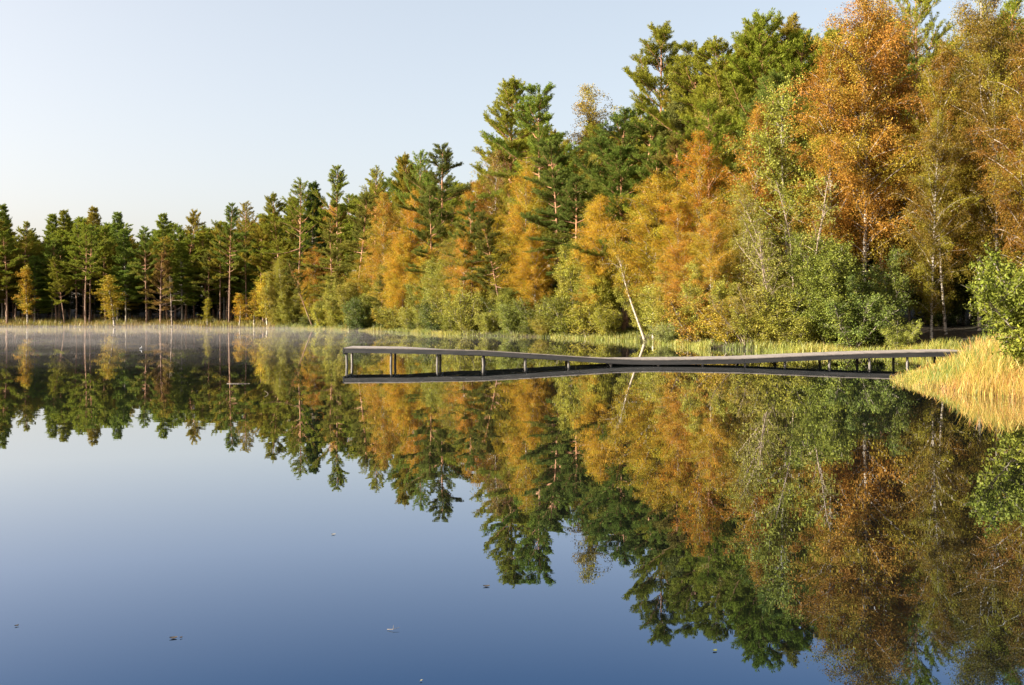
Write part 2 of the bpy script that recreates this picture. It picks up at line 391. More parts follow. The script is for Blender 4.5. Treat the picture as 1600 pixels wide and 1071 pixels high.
def gen_broad(seed, h=16, cb=0.2, R=3.0, r0=0.13, wob=0.03, nl=46, el0=58, droop=0.9, prof_p=0.8, tw=1.0, stems=1, spread0=0.2, tip_h=1.0):
    rng = np.random.default_rng(seed); mb = MB(); tips = []; dirs = []; cl = []
    for s in range(stems):
        if stems == 1: P = trunk_line(h, rng, wob)
        else:
            a = s / stems * 6.28 + rng.normal() * .4; hh = h * rng.uniform(0.65, 1.0)
            sp = spread0 * rng.uniform(0.4, 1.3)
            P, _ = bend((math.cos(a) * .15, math.sin(a) * .15, 0), (math.cos(a) * sp, math.sin(a) * sp, 1), hh, 11, rng, 0.06, (0, 0, 0.1))
        H = P[-1][2]
        rr = r0 / (stems ** 0.4)
        rad = rr * (1 - np.linspace(0, 1, 12)) ** 0.8 + 0.012; rad[0] *= 1.2
        mb.tube(P, rad, 7 if stems == 1 else 5)
        n = max(8, int(nl / stems * (1.4 if stems > 1 else 1))); az = rng.uniform(0, 6.28)
        for i in range(n):
            t = (i + rng.random()) / n; z = cb + (0.98 - cb) * t
            prof = (math.sin(math.pi * min(1, (0.18 + t * 0.82))) ** prof_p) * 1.0 if t < 0.999 else 0.1
            prof = max(prof, 0.15)
            L = (R / (stems ** 0.25)) * prof * rng.uniform(0.55, 1.25) * (1 / math.cos(math.radians(el0 * 0.6)))
            az += 2.4 + rng.normal() * 0.5
            el = math.radians(el0 + 12 * t + rng.normal() * 9)
            d = (math.cos(az) * math.cos(el), math.sin(az) * math.cos(el), math.sin(el))
            B, _ = bend(at_t(P, z), d, L, 7, rng, 0.12, (0, 0, -droop * 0.75))
            mb.tube(B, np.linspace(max(0.014, 0.012 * L), 0.006, 8), 4)
            c0 = rng.uniform(0, 1)
            nt_ = int((5 + L * 4.5) * tw)
            for q in range(nt_):
                s_ = 0.2 + 0.8 * (q + rng.random()) / nt_
                o = at_t(B, s_); ax = unit(at_t(B, min(1, s_ + .1)) - at_t(B, s_ - .1))
                dd = unit(ax * 0.5 + rng.normal(size=3) * 0.65)
                l2 = (0.35 + 0.22 * L * (1 - s_ * 0.5)) * rng.uniform(0.5, 1.4)
                T, e = bend(o, dd, l2, 3, rng, 0.15, (0, 0, -droop))
                if q % 4 == 0: mb.tube(T, [0.009, 0.007, 0.005, 0.003], 3)
                c1 = c0 + rng.normal() * 0.12
                k2 = max(2, int(l2 / 0.16))
                for u in range(k2):
                    tips.append(at_t(T, (u + rng.random()) / k2)); dirs.append(e); cl.append(c1)
    return mb, np.array(tips), unit(np.array(dirs)), np.clip(np.array(cl), 0, 1)

VAR = {}
def reg(kind, h, g, bark, mat, per, spread, L, B, up, needle, seed, near=False):
    mb, tips, dirs, cl = g
    rng = np.random.default_rng(seed + 999)
    tm = mb.mesh(kind + '_trunk', M[bark], True)
    cm = foliage_mesh(kind + '_crown', tips, dirs, cl, rng, M[mat], per, spread, L, B, up, 0, needle) if mat else None
    VAR.setdefault(kind, []).append((h, tm, cm))

for i in range(7): reg('pine', 20, gen_pine(10 + i, 20, [0.40, 0.32, 0.46, 0.36, 0.28, 0.42, 0.36][i], [4.0, 4.4, 3.6, 4.5, 4.2, 3.8, 4.8][i], 'round', 0.15, [0.015, 0.03, 0.02, 0.035, 0.02, 0.04, 0.025][i], 1.3), 'pine_bark', 'pine_needles', 14, 0.10, 0.19, 0.034, 0.5, True, i)
for i in range(2): reg('flat_pine', 20, gen_pine(30 + i, 20, [0.42, 0.34][i], [4.2, 4.6][i], 'flat', 0.17, 0.035, 1.15), 'pine_bark', 'pine_needles', 14, 0.10, 0.19, 0.034, 0.5, True, 30 + i)
reg('sparse_pine', 20, gen_pine(40, 20, 0.4, 3.6, 'round', 0.15, 0.03, 0.75), 'pine_bark', 'pine_needles', 12, 0.10, 0.19, 0.034, 0.5, True, 40)
reg('young_pine', 12, gen_pine(44, 12, 0.22, 3.0, 'round', 0.12, 0.02, 1.0), 'pine_bark', 'pine_needles', 9, 0.09, 0.22, 0.04, 0.3, True, 44)
for i in range(3): reg('spruce', 20, gen_pine(50 + i, 20, [0.18, 0.24, 0.28][i], [3.2, 2.8, 3.5][i], 'spire', 0.15, 0.006, 1.0), 'alder_bark', 'spruce_needles', 11, 0.10, 0.21, 0.05, 0.1, True, 50 + i)
reg('dead_pine', 12, gen_pine(60, 12, 0.3, 2.0, 'round', 0.12, 0.02, 0.5, True), 'dead_bark', None, 1, 0.1, 0.1, 0.1, 0, True, 60)
for i in range(4): reg('birch', 18, gen_broad(70 + i, 18, [0.14, 0.2, 0.1, 0.24][i], [3.2, 3.6, 3.0, 3.4][i], 0.095, [0.02, 0.03, 0.025, 0.04][i], 84, 50, 0.8), 'birch_bark', 'birch_leaves', 13, 0.13, 0.075, 0.055, 0.2, False, 70 + i)
reg('leaning_birch', 9, gen_broad(81, 9, 0.45, 1.6, 0.13, 0.035, 34, 55, 0.7, 0.8, 0.9), 'white_bark', 'birch_leaves', 8, 0.12, 0.08, 0.06, 0.3, False, 81)
reg('thin_birch', 18, gen_broad(80, 18, 0.35, 2.6, 0.09, 0.03, 50, 60, 1.2, 0.8, 0.9), 'birch_bark', 'birch_leaves', 8, 0.12, 0.09, 0.07, 0.3, False, 80)
for i in range(2): reg('small_birch', 7, gen_broad(85 + i, 7, 0.14, 1.0, 0.06, 0.03, 34, 62, 0.3, 0.7, 0.9), 'birch_bark', 'birch_leaves', 8, 0.09, 0.10, 0.075, 0.1, False, 85 + i)
for i in range(2): reg('alder', 14, gen_broad(90 + i, 14, 0.15, 3.4, 0.14, 0.04, 56, 38, 0.15, 0.6, 1.0, [1, 4][i], 0.22), 'alder_bark', 'bush_leaves', 7, 0.12, 0.115, 0.09, 0.2, False, 90 + i)
for i in range(3): reg('bush', 4, gen_broad(100 + i, 4, 0.08, 1.5, 0.05, 0.05, 90, 35, 0.1, 0.5, 1.0, [9, 7, 11][i], [0.55, 0.4, 0.7][i]), 'alder_bark', 'bush_leaves', 6, 0.09, 0.095, 0.065, 0.1, False, 100 + i)
for i in range(3): reg('thicket', 9, gen_broad(120 + i, 9, 0.04, 2.7, 0.09, 0.05, 170, 32, 0.1, 0.45, 1.0, [7, 6, 9][i], [0.4, 0.3, 0.5][i]), 'alder_bark', 'bush_leaves', 7, 0.12, 0.11, 0.085, 0.15, False, 120 + i)
for i in range(2): reg('willow', 9, gen_broad(110 + i, 9, 0.2, 2.0, 0.09, 0.05, 80, 50, 0.3, 0.6, 0.9, [7, 6][i], [0.35, 0.45][i]), 'dead_bark', 'bush_leaves', 5, 0.10, 0.11, 0.04, 0.1, False, 110 + i)

GREENS = [(0.20, 0.25, 0.026), (0.25, 0.265, 0.028), (0.165, 0.235, 0.034), (0.29, 0.25, 0.028)]
GOLD = (0.50, 0.32, 0.03); ORANGE = (0.48, 0.27, 0.035); RUST = (0.46, 0.25, 0.04); YELLOW = (0.50, 0.38, 0.035); LIME = (0.32, 0.31, 0.04); LEAFG = (0.09, 0.13, 0.025); PALEG = (0.29, 0.29, 0.045); OLIVE = (0.27, 0.24, 0.035)
rnd = random.Random(7)

NAMES = {'pine': ('pine_tree', 'pine tree'), 'flat_pine': ('pine_tree', 'pine tree'), 'sparse_pine': ('pine_tree', 'pine tree'), 'young_pine': ('pine_tree', 'pine tree'),
         'spruce': ('spruce_tree', 'spruce tree'), 'dead_pine': ('dead_tree', 'dead tree'), 'birch': ('birch_tree', 'birch tree'), 'thin_birch': ('birch_tree', 'birch tree'), 'leaning_birch': ('birch_tree', 'birch tree'),
         'small_birch': ('birch_tree', 'birch tree'), 'alder': ('alder_tree', 'leafy tree'), 'bush': ('bush', 'bush'), 'willow': ('willow_bush', 'bush'), 'thicket': ('leafy_tree', 'leafy tree')}

def place(kind, v, x, y, H=None, h=None, tint=None, lean=0.0, leany=0.0, wid=1.0, label=None, group=None, rz=None, sink=0.05):
    """tree with its top at absolute height H (or its own height h)"""
    vs = VAR[kind]; hh, tm, cm = vs[v % len(vs)]
    g = float(ground(x, y))
    if h is None: h = max(1.0, H - g)
    s = h / hh / max(0.3, math.cos(math.radians(lean)))
    nm, cat = NAMES[kind]
    wf = wid * (0.55 * s + 0.45 if s > 1 else s ** 0.8)
    e = empty(nm, (x, y, g - sink), (math.radians(leany), math.radians(lean), 0), (1, 1, 1))
    if rz is None: rz = rnd.uniform(0, 6.28)
    tag(e, label, cat, group)
    for pn, me in (('trunk' if kind not in ('bush', 'willow') else 'stems', tm), ('crown', cm)):
        if me is None: continue
        o = link(pn, me, e); o.rotation_euler = (0, 0, rz); o.scale = (wf, wf, s)
        c = tint or GREENS[rnd.randrange(4)]
        j = rnd.uniform(0.88, 1.12)
        o.color = (c[0] * j, c[1] * j, c[2] * j, 1)
    return e

SPX = [0, 300, 400, 500, 560, 600, 700, 850, 1000, 1100, 1250, 1400, 1520, 1600]
SD = [155, 151, 147, 133, 117, 114, 93, 82, 68, 54, 49, 46.7, 45, 44]
def shoreD(px): return float(np.interp(px, SPX, SD))
def hero(kind, v, px, off, ytop, label, tint=None, lean=0, wid=1.0, group=None, rz=None, leany=0):
    Y = shoreD(px) + off; X = (px - 800) / FPX * Y
    H = CH + (HY - ytop) / FPX * Y
    return place(kind, v, X, Y, H=H, tint=tint, lean=lean, wid=wid, label=label, group=group, rz=rz, leany=leany)

# ---------------------------------------------------------------- the trees one can point to
HEROES = [
 # far left wood
 ('spruce', 0, 4, 12, 322, 'tall pointed spruce at the very left edge of the far wood'),
 ('flat_pine', 0, 36, 9, 348, 'round-topped dark pine just right of the leftmost spruce, below the skyline dip'),
 ('small_birch', 0, 43, 2.5, 416, 'slim golden birch on the far bank, leftmost of the small yellow birches', GOLD, 0, 1.5),
 ('spruce', 1, 82, 13, 336, 'narrow spruce, left one of the twin spires right of the far-left skyline gap'),
 ('spruce', 2, 102, 13, 331, 'fuller spruce, right one of the twin spires right of the far-left skyline gap'),
 ('pine', 1, 101, 3.5, 404, 'low pine with thin trunk leaning left between two small birches on the far bank', None, -7),
 ('pine', 2, 134, 2.5, 352, 'pine with a bare red trunk standing alone at the front of the far-left wood', None, -1),
 ('spruce', 0, 148, 14, 326, 'highest dark spruce on the skyline above the yellow bushy birch'),
 ('pine', 3, 166, 6, 378, 'pine with red trunk rising right behind the yellow bushy birch'),
 ('small_birch', 1, 179, 1.5, 430, 'bushy yellow birch leaning left over the far bank, widest of the small yellow birches', (0.40, 0.30, 0.03), -5, 2.3),
 ('spruce', 1, 184, 20, 333, 'thin dark spruce tip just right of the highest far spruce'),
 ('pine', 0, 229, 3, 356, 'pine with pale trunk at the front of the wood, left of the browned pine', None, -2),
 ('spruce', 2, 256, 14, 336, 'broad conical spruce on the skyline above the browned pine'),
 ('young_pine', 0, 251, 2, 398, 'pine with browned orange lower branches near the dead tree', (0.24, 0.16, 0.04), 0, 1.2),
 ('dead_pine', 0, 269, 0.8, 432, 'grey dead conifer with bare side branches at the water edge of the far bank', None, -3, 1.1),
 ('pine', 1, 303, 13, 333, 'open-topped pine on the skyline right of the broad conical spruce'),
 ('pine', 3, 322, 5, 392, 'low green pine with wide branches behind the tiny lime-yellow birch', (0.14, 0.17, 0.03), 0, 1.1),
 ('small_birch', 0, 324, 1.0, 466, 'tiny lime-yellow birch, smallest on the far bank', (0.34, 0.30, 0.03), 0, 1.5),
 ('pine', 2, 344, 6, 352, 'pine with straight pale trunk between the tiny birch and the leaning pine trunk'),
 ('pine', 0, 358, 4, 320, 'tall pine above a slightly tilted pale trunk, left of the golden shrubs', None, 2),
 ('sparse_pine', 0, 386, 9, 317, 'airy-topped tall pine above the golden shrubs of the far bank'),
 ('small_birch', 1, 374, 1.5, 458, 'left golden shrubby birch where the far bank bends nearer', GOLD, 0, 1.8),
 ('small_birch', 0, 397, 0.8, 452, 'right golden shrubby birch where the far bank bends nearer', (0.40, 0.27, 0.03), 0, 2.2),
 ('pine', 3, 412, 7, 345, 'mid-height pine left of the tall red-trunked pine with ragged top'),
 # bend
 ('pine', 1, 436, 9, 308, 'pine with drooping left side, just left of the ragged red-trunked pine', None, 0, 1.15),
 ('sparse_pine', 0, 463, 5, 283, 'ragged-topped pine with a long bare red trunk where the shore bends', None, 0, 1.1),
 ('flat_pine', 1, 489, 1.5, 405, 'pine whose orange trunk leans sharply left over the bank', (0.15, 0.165, 0.03), -19, 0.8),
 ('spruce', 0, 488, 10, 288, 'bright green conical tree right of the ragged red-trunked pine', (0.07, 0.11, 0.02)),
 ('birch', 2, 440, 3, 400, 'pale lime birch in front of the ragged red-trunked pine', LIME, 0, 0.77),
 ('small_birch', 1, 418, 1.5, 425, 'yellow birch left of the pale lime birch at the shore bend', YELLOW, 0, 2.0),
 ('pine', 0, 529, 13, 262, 'tall dark pine peak midway between shore bend and first orange birch'),
 ('pine', 2, 556, 5, 303, 'pine with a dark slightly bent trunk left of the first orange birches', (0.155, 0.165, 0.03), 3, 1.2),
 ('birch', 3, 520, 4, 410, 'golden-green birch under the tall dark pine peak', (0.36, 0.26, 0.03)),
 ('small_birch', 0, 545, 1, 445, 'lime shrub-like birch at the water left of the dark green bush', (0.34, 0.34, 0.04), 0, 2.3),
 ('sparse_pine', 0, 580, 13, 264, 'thin pine top behind the first orange birches'),
 ('pine', 3, 622, 16, 252, 'dark pine cluster top, left of the pair above the first orange birches'),
 ('pine', 1, 643, 18, 248, 'dark pine cluster top, right of the pair above the first orange birches'),
 ('sparse_pine', 0, 664, 20, 238, 'see-through pine crown left of the tall conical pine'),
 ('pine', 0, 693, 12, 228, 'tall conical pine whose tip stands highest above the golden middle shore', (0.12, 0.15, 0.03), 0, 1.25),
 ('birch', 0, 603, 5, 300, 'brownish orange birch, leftmost of the big autumn birches', ORANGE, 0, 0.94),
 ('birch', 1, 640, 6, 296, 'golden orange birch beside the brownish leftmost one', (0.46, 0.26, 0.025), 0, 0.89),
 ('birch', 2, 622, 2, 372, 'yellow birch below the leftmost orange birches', YELLOW, 0, 1.02),
 ('birch', 3, 668, 3, 385, 'golden birch above the dark green shore bush', GOLD, 0, 1.02),
 ('young_pine', 0, 596, 1.5, 432, 'low dark pine in front of the leftmost orange birches', (0.07, 0.10, 0.025), 0, 1.0),
 ('birch', 1, 715, 5, 352, 'olive green birch left of the pair of leaning trunks', OLIVE, 0, 1.02),
 ('birch', 0, 742, 9, 280, 'orange birch below the bare twiggy treetop', (0.46, 0.25, 0.025), 0, 1.02),
 ('thin_birch', 0, 768, 13, 232, 'rust-brown nearly bare treetop left of the two tall ragged pines', (0.27, 0.15, 0.05), 0, 1.0),
 ('pine', 1, 787, 3, 335, 'pine with two-toned red trunk leaning left above the pale shore willows', (0.13, 0.15, 0.03), -8, 1.08),
 ('pine', 6, 798, 24, 134, 'left one of the two tall ragged pines in the middle skyline', None, 0, 1.44),
 ('pine', 2, 852, 16, 138, 'right one of the two tall ragged pines in the middle skyline', None, 0, 1.44),
 ('birch', 2, 822, 5, 245, 'bright golden birch under the two tall ragged pines', GOLD, 0, 1.15),
 ('birch', 1, 838, 3, 350, 'yellow birch with visible stem below the bright golden birch', (0.44, 0.27, 0.02), 0, 0.94),
 ('pine', 0, 900, 5, 275, 'green pine with plate-like branches between golden birches', (0.11, 0.16, 0.03), 0, 1.44),
 ('thin_birch', 0, 937, 26, 130, 'pale yellow birch top with hanging twigs against the sky', (0.42, 0.30, 0.05), 0, 1.35),
 ('flat_pine', 0, 956, 12, 172, 'broad green pine right of the pale yellow birch top', (0.105, 0.16, 0.028), 0, 1.50),
 ('birch', 3, 932, 5, 312, 'orange gold birch left of the leaning pale trunk', (0.47, 0.27, 0.025), 0, 0.81),
 ('birch', 0, 925, 2, 400, 'low yellow birch left of the leaning pale trunk', (0.42, 0.28, 0.03), 0, 0.94),
 ('leaning_birch', 0, 1008, 1.0, 365, 'birch with a bare pale trunk leaning left out over the water', (0.42, 0.31, 0.03), -16, 0.8),
 ('pine', 3, 1018, 34, 55, 'tallest pine, standing clear against the sky', None, 0, 1.3),
 ('pine', 1, 1000, 15, 180, 'green pine directly below the tallest pine', (0.12, 0.165, 0.03), 0, 1.56),
 ('spruce', 1, 1066, 22, 108, 'small pointed conifer right of the tallest pine', (0.15, 0.16, 0.035)),
 ('pine', 2, 1098, 24, 72, 'dark pine, first on the right-hand ridge of pines', None, 0, 1.3),
 ('pine', 0, 1060, 9, 215, 'orange-tinged pine above the orange shore birches', (0.19, 0.16, 0.03), 0, 1.32),
 ('pine', 3, 1126, 22, 80, 'second pine from the left on the right-hand ridge of pines', None, 0, 1.3),
 ('flat_pine', 1, 1160, 23, 42, 'wide pine forming the left hump of the right-hand ridge', None, 0, 1.3),
 ('pine', 1, 1196, 22, 38, 'dark-topped pine in the middle of the right-hand ridge', None, 0, 1.3),
 ('pine', 0, 1232, 24, 30, 'pine at the crest of the right-hand ridge', None, 0, 1.3),
 ('flat_pine', 0, 1266, 22, 45, 'last pine of the ridge beside the tall orange birch', None, 0, 1.3),
 ('birch', 2, 1062, 3, 300, 'amber birch just right of the leaning pale trunk', (0.42, 0.22, 0.02), 0, 0.94),
 ('birch', 0, 1098, 9, 203, 'tall golden birch below the small pointed conifer', (0.46, 0.22, 0.02), 0, 0.94),
 ('birch', 3, 1112, 3, 330, 'deep orange birch above the low grey-green shore bush', ORANGE, 0, 1.06),
 ('birch', 1, 1172, 9, 162, 'tall light orange birch in front of the pine ridge', (0.40, 0.21, 0.03), 0, 1.02),
 ('birch', 2, 1160, 4, 285, 'olive gold birch left of the pale slanting stems', (0.30, 0.22, 0.03), 0, 1.02),
 ('alder', 0, 1238, 8, 130, 'tall yellow-green tree between the light orange and the great orange birch', (0.22, 0.24, 0.035), 0, 0.95),
 ('willow', 0, 1236, 3, 268, 'tall willow with many pale slanting bare stems', (0.25, 0.25, 0.05), -6, 1.2),
 ('willow', 1, 1165, 1.2, 428, 'rounded olive willow bush by the water left of the dark green trees', (0.28, 0.23, 0.04), 0, 1.5),
 ('birch', 0, 1302, 7, 62, 'left flank birch of the great orange birch group', (0.36, 0.19, 0.025), 0, 0.81),
 ('birch', 1, 1352, 7, -20, 'great orange birch with forked white trunk, tallest birch', RUST, 0, 1.15),
 ('birch', 2, 1398, 10, -15, 'rusty birch just right of the great orange birch', (0.38, 0.20, 0.03), 0, 0.94),
 ('thicket', 1, 1292, 1.8, 330, 'dense green leafy tree at the water below the great orange birch', (0.15, 0.19, 0.03), 0, 1.0),
 ('thicket', 0, 1368, 2.5, 378, 'dark green leafy tree right of the dense green one, beside the dark hollow', (0.10, 0.145, 0.03), 0, 1.0),
 ('sparse_pine', 0, 1449, 22, -30, 'blue-green pine seen in the sky gap right of the great orange birch'),
 ('birch', 3, 1478, 7, 70, 'birch with a reddish trunk in front of the sky gap', (0.26, 0.15, 0.02), 0, 0.77),  # this and the next three birches: right-side shade put into darker tints
 ('birch', 0, 1530, 8, -45, 'tall olive-gold birch right of the reddish trunk', (0.27, 0.19, 0.025), 0, 0.89),
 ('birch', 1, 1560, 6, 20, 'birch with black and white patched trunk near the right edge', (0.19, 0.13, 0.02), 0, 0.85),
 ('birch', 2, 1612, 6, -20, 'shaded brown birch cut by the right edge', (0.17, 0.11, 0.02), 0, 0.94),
 ('thicket', 2, 1470, 13, 345, 'dark shaded leafy tree standing back in the dark hollow', (0.05, 0.08, 0.02), 0, 1.1),  # very dark leaf tint stands in for the blocked sun in the hollow
 ('thicket', 0, 1545, 13, 350, 'dark leafy tree between the dark hollow and the near bush', (0.05, 0.08, 0.02), 0, 1.1),  # leaf tint darkened for the hollow's shade as well
 # shore bushes
 ('bush', 0, 505, 1.2, 470, 'small yellow-green bush below the sharply leaning orange trunk', (0.36, 0.34, 0.04), 0, 1.2),
 ('bush', 1, 560, 0.8, 462, 'dark green bush at the water left of the pier end', (0.09, 0.14, 0.03), 0, 1.3),
 ('bush', 2, 610, 1.0, 472, 'dark bush under the leftmost orange birches', (0.06, 0.09, 0.02), 0, 1.2),
 ('bush', 0, 640, 0.8, 470, 'light olive bush left of the large dark shore bush', (0.27, 0.27, 0.04), 0, 1.1),
 ('bush', 1, 683, 1.0, 462, 'large dark green bush behind the pale reed strip', (0.08, 0.125, 0.03), 0, 1.2),
 ('bush', 2, 730, 0.8, 440, 'large pale green bush left of the leaning pine trunk', PALEG, 0, 1.0),
 ('bush', 0, 762, 0.4, 478, 'low lime bush overhanging the water below the leaning pine', (0.30, 0.31, 0.05), 0, 1.1),
 ('bush', 1, 800, 0.6, 470, 'green bush right of the leaning pine foot', (0.20, 0.25, 0.05), 0, 1.2),
 ('bush', 2, 850, 0.7, 492, 'low yellowish bush in front of the dark trunks', (0.32, 0.28, 0.04), 0, 1.2),
 ('bush', 0, 890, 2.0, 498, 'small dark bush between dark trunks at mid shore', (0.09, 0.12, 0.02), 0, 1.2),
 ('bush', 1, 950, 1.5, 475, 'lime green bush left of the leaning pale trunk foot', (0.32, 0.31, 0.04), 0, 1.1),
 ('bush', 2, 1052, 0.6, 498, 'low grey-green bush beside the red sedge', (0.24, 0.28, 0.09), 0, 1.5),
 ('bush', 0, 1090, 2, 440, 'orange-leaved bush beneath the deep orange birch', (0.36, 0.20, 0.03), 0, 1.2),
 ('bush', 1, 1210, 1.5, 440, 'olive bush right of the rounded willow bush', (0.26, 0.24, 0.04), 0, 1.2),
 ('bush', 2, 1405, 0.8, 492, 'small light green bush in front of the dark hollow', (0.30, 0.34, 0.06), 0, 1.0),
 ('bush', 0, 1335, 0.9, 440, 'glossy green bush below the dark green leafy tree', (0.14, 0.20, 0.04), 0, 1.2),
 ('bush', 1, 1570, 4, 420, 'dark bush behind the pier head, half hidden by the near bush', (0.08, 0.11, 0.02), 0, 1.2),
 ('pine', 4, 672, 4, 300, 'green pine standing among the golden birches below the tall conical pine', (0.15, 0.19, 0.035), 0, 1.0),
 ('pine', 5, 735, 4, 318, 'green pine just left of the pine with the two-toned leaning trunk', (0.14, 0.19, 0.035), 0, 1.0),
 ('pine', 6, 975, 7, 235, 'bright green pine with low branches above the leaning pale trunk', (0.13, 0.20, 0.03), 0, 1.32),
 ('pine', 4, 1030, 8, 225, 'second bright green pine above the leaning pale trunk, right of the first', (0.14, 0.20, 0.03), 0, 1.32),
 ('pine', 5, 875, 7, 225, 'green pine between the bright golden birch and the plate-branched pine', (0.13, 0.18, 0.035), 0, 1.20),
 ('pine', 6, 1205, 13, 125, 'green pine in front of the ridge, left of the tall yellow-green tree', (0.14, 0.19, 0.035), 0, 1.32),
 ('pine', 4, 520, 3, 345, 'wide olive pine right of the sharply leaning orange trunk', (0.19, 0.20, 0.035), 0, 1.2),
]
occ = []
for hrow in HEROES:
    kind, v, px, off, ytop, lab = hrow[:6]
    tint = hrow[6] if len(hrow) > 6 else None; lean = hrow[7] if len(hrow) > 7 else 0; wid = hrow[8] if len(hrow) > 8 else 1.0
    e = hero(kind, v, px, off, ytop, lab, tint, lean, wid)
    if kind not in ('bush',): occ.append((e.location.x, e.location.y))

# ---------------------------------------------------------------- the wood behind them
SKY = [(-300, 330), (0, 330), (20, 348), (60, 374), (75, 350), (100, 345), (147, 340), (215, 352), (300, 348), (335, 350), (385, 335), (410, 335), (435, 320), (460, 305), (490, 305), (530, 285), (580, 285),
       (620, 268), (690, 262), (725, 285), (745, 270), (770, 245), (800, 190), (850, 185), (880, 215), (910, 200), (940, 175), (980, 190), (1018, 160), (1060, 130), (1095, 95), (1155, 65), (1230, 50), (1290, 50), (1330, 10), (1420, 30), (1445, 75), (1470, 60), (1510, 10), (1600, 0), (1900, 0)]
skx = [p[0] for p in SKY]; sky_ = [p[1] for p in SKY]
rnd2 = random.Random(11)
fill = 0
def try_fill(x, y, mind):
    for (a, b) in occ:
        if (a - x) ** 2 + (b - y) ** 2 < mind * mind: return False
    occ.append((x, y)); return True
cand = []
gy = 40.0
while gy < 215:
    gx = -125.0
    while gx < 75:
        cand.append((gx + rnd2.uniform(-1.5, 1.5), gy + rnd2.uniform(-1.5, 1.5))); gx += 3.0
    gy += 3.0
DD = sdist(np.array([c[0] for c in cand]), np.array([c[1] for c in cand]))
for (x, y), d in zip(cand, DD):
    px = 800 + x / y * FPX
    if px < -330 or px > 1960 or d < 3.5 or y < 41: continue
    maxd = 38 if px < 430 else 36
    if d > maxd or (1225 < px < 1450 and d < 9): continue
    left = px < 425
    mind = (2.15 if d < 16 else 2.9) if left else (2.8 if d < 12 else 3.4)
    if not try_fill(x, y, mind): continue
    ysk = float(np.interp(px, skx, sky_))
    drop = rnd2.uniform(2, 38) * (1 if px < 500 else 1.5) + (rnd2.uniform(20, 70) if (d < 9 and px > 430) else 0) + (rnd2.uniform(0, 25) if d < 8 and left else 0)
    H = CH + (HY - (ysk + drop)) / FPX * y
    H = min(H, float(ground(x, y, np.array(d))) + 27)
    r = rnd2.random()
    if left:
        k = 'pine' if r < 0.66 else ('spruce' if r < 0.9 else 'sparse_pine')
        place(k, rnd2.randrange(7), x, y, H=H, wid=rnd2.uniform(1.2, 1.6), lean=rnd2.uniform(-2, 2),
              label={'pine': 'pine among the crowded rows filling the dark wood behind the far left bank', 'sparse_pine': 'thin-crowned pine in the crowded far left wood', 'spruce': 'spruce among the crowded pines of the far left wood'}[k],
              group={'pine': 'crowded pines of the far left wood', 'sparse_pine': 'thin-crowned pines of the far left wood', 'spruce': 'spruces of the far left wood'}[k])
    elif px < 1290:
        if d < 11 and r < 0.42:
            place('birch', rnd2.randrange(4), x, y, H=H, tint=rnd2.choice([GOLD, ORANGE, YELLOW, OLIVE, OLIVE, LIME]), wid=rnd2.uniform(0.8, 1.0),
                  label='autumn birch filling in behind the front birches of the middle shore', group='infill birches of the middle shore')
        elif d < 11 and r < 0.52:
            place('alder', rnd2.randrange(2), x, y, H=min(H, 12), tint=OLIVE, wid=0.8, label='low leafy tree in the shade between middle shore birches', group='shaded leafy trees of the middle shore')
        else:
            place('pine' if r < .93 else 'flat_pine', rnd2.randrange(7), x, y, H=H, wid=rnd2.uniform(1.0, 1.25),
                  label='tall green pine in the mass behind the middle shore birches', group='pines behind the middle shore birches')
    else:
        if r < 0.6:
            place('birch', rnd2.randrange(4), x, y, H=H, tint=rnd2.choice([(0.24, 0.13, 0.02), (0.18, 0.13, 0.02), (0.13, 0.12, 0.02)]), wid=rnd2.uniform(0.75, 0.95),  # tints darkened to carry the shade of the right wood
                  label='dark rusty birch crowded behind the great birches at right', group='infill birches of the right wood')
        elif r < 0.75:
            place('alder', rnd2.randrange(2), x, y, H=min(H, 11), tint=(0.06, 0.09, 0.02), wid=0.8, label='low shaded leafy tree deep in the right wood', group='shaded leafy trees of the right wood')  # deep shade is put into the leaf colour
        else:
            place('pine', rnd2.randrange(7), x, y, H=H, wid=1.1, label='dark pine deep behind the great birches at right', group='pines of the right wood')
    fill += 1
print('fill trees', fill, 'variants faces', {k: [len(c.polygons) if c else 0 for _, _, c in v] for k, v in VAR.items()})

# bushes fringing the middle shore
for k in range(44):
    p = 432 + (1290 - 432) * (k + rnd2.random()) / 46; Y = shoreD(p) + rnd2.uniform(0.9, 4.5); x = (p - 800) / FPX * Y
    if float(sdist(np.array(x), np.array(Y))) < 0.3 or 935 < p < 1035: continue
    place('bush', rnd2.randrange(3), x, Y, h=rnd2.uniform(0.9, 4.0), wid=rnd2.uniform(1.1, 1.7), tint=rnd2.choice([PALEG, (0.32, 0.30, 0.04), (0.18, 0.20, 0.03), (0.11, 0.14, 0.025), (0.38, 0.29, 0.03), (0.25, 0.25, 0.04)]),
          label='leafy bush filling the fringe between the middle shore birches and the reeds', group='fringe bushes of the middle shore')
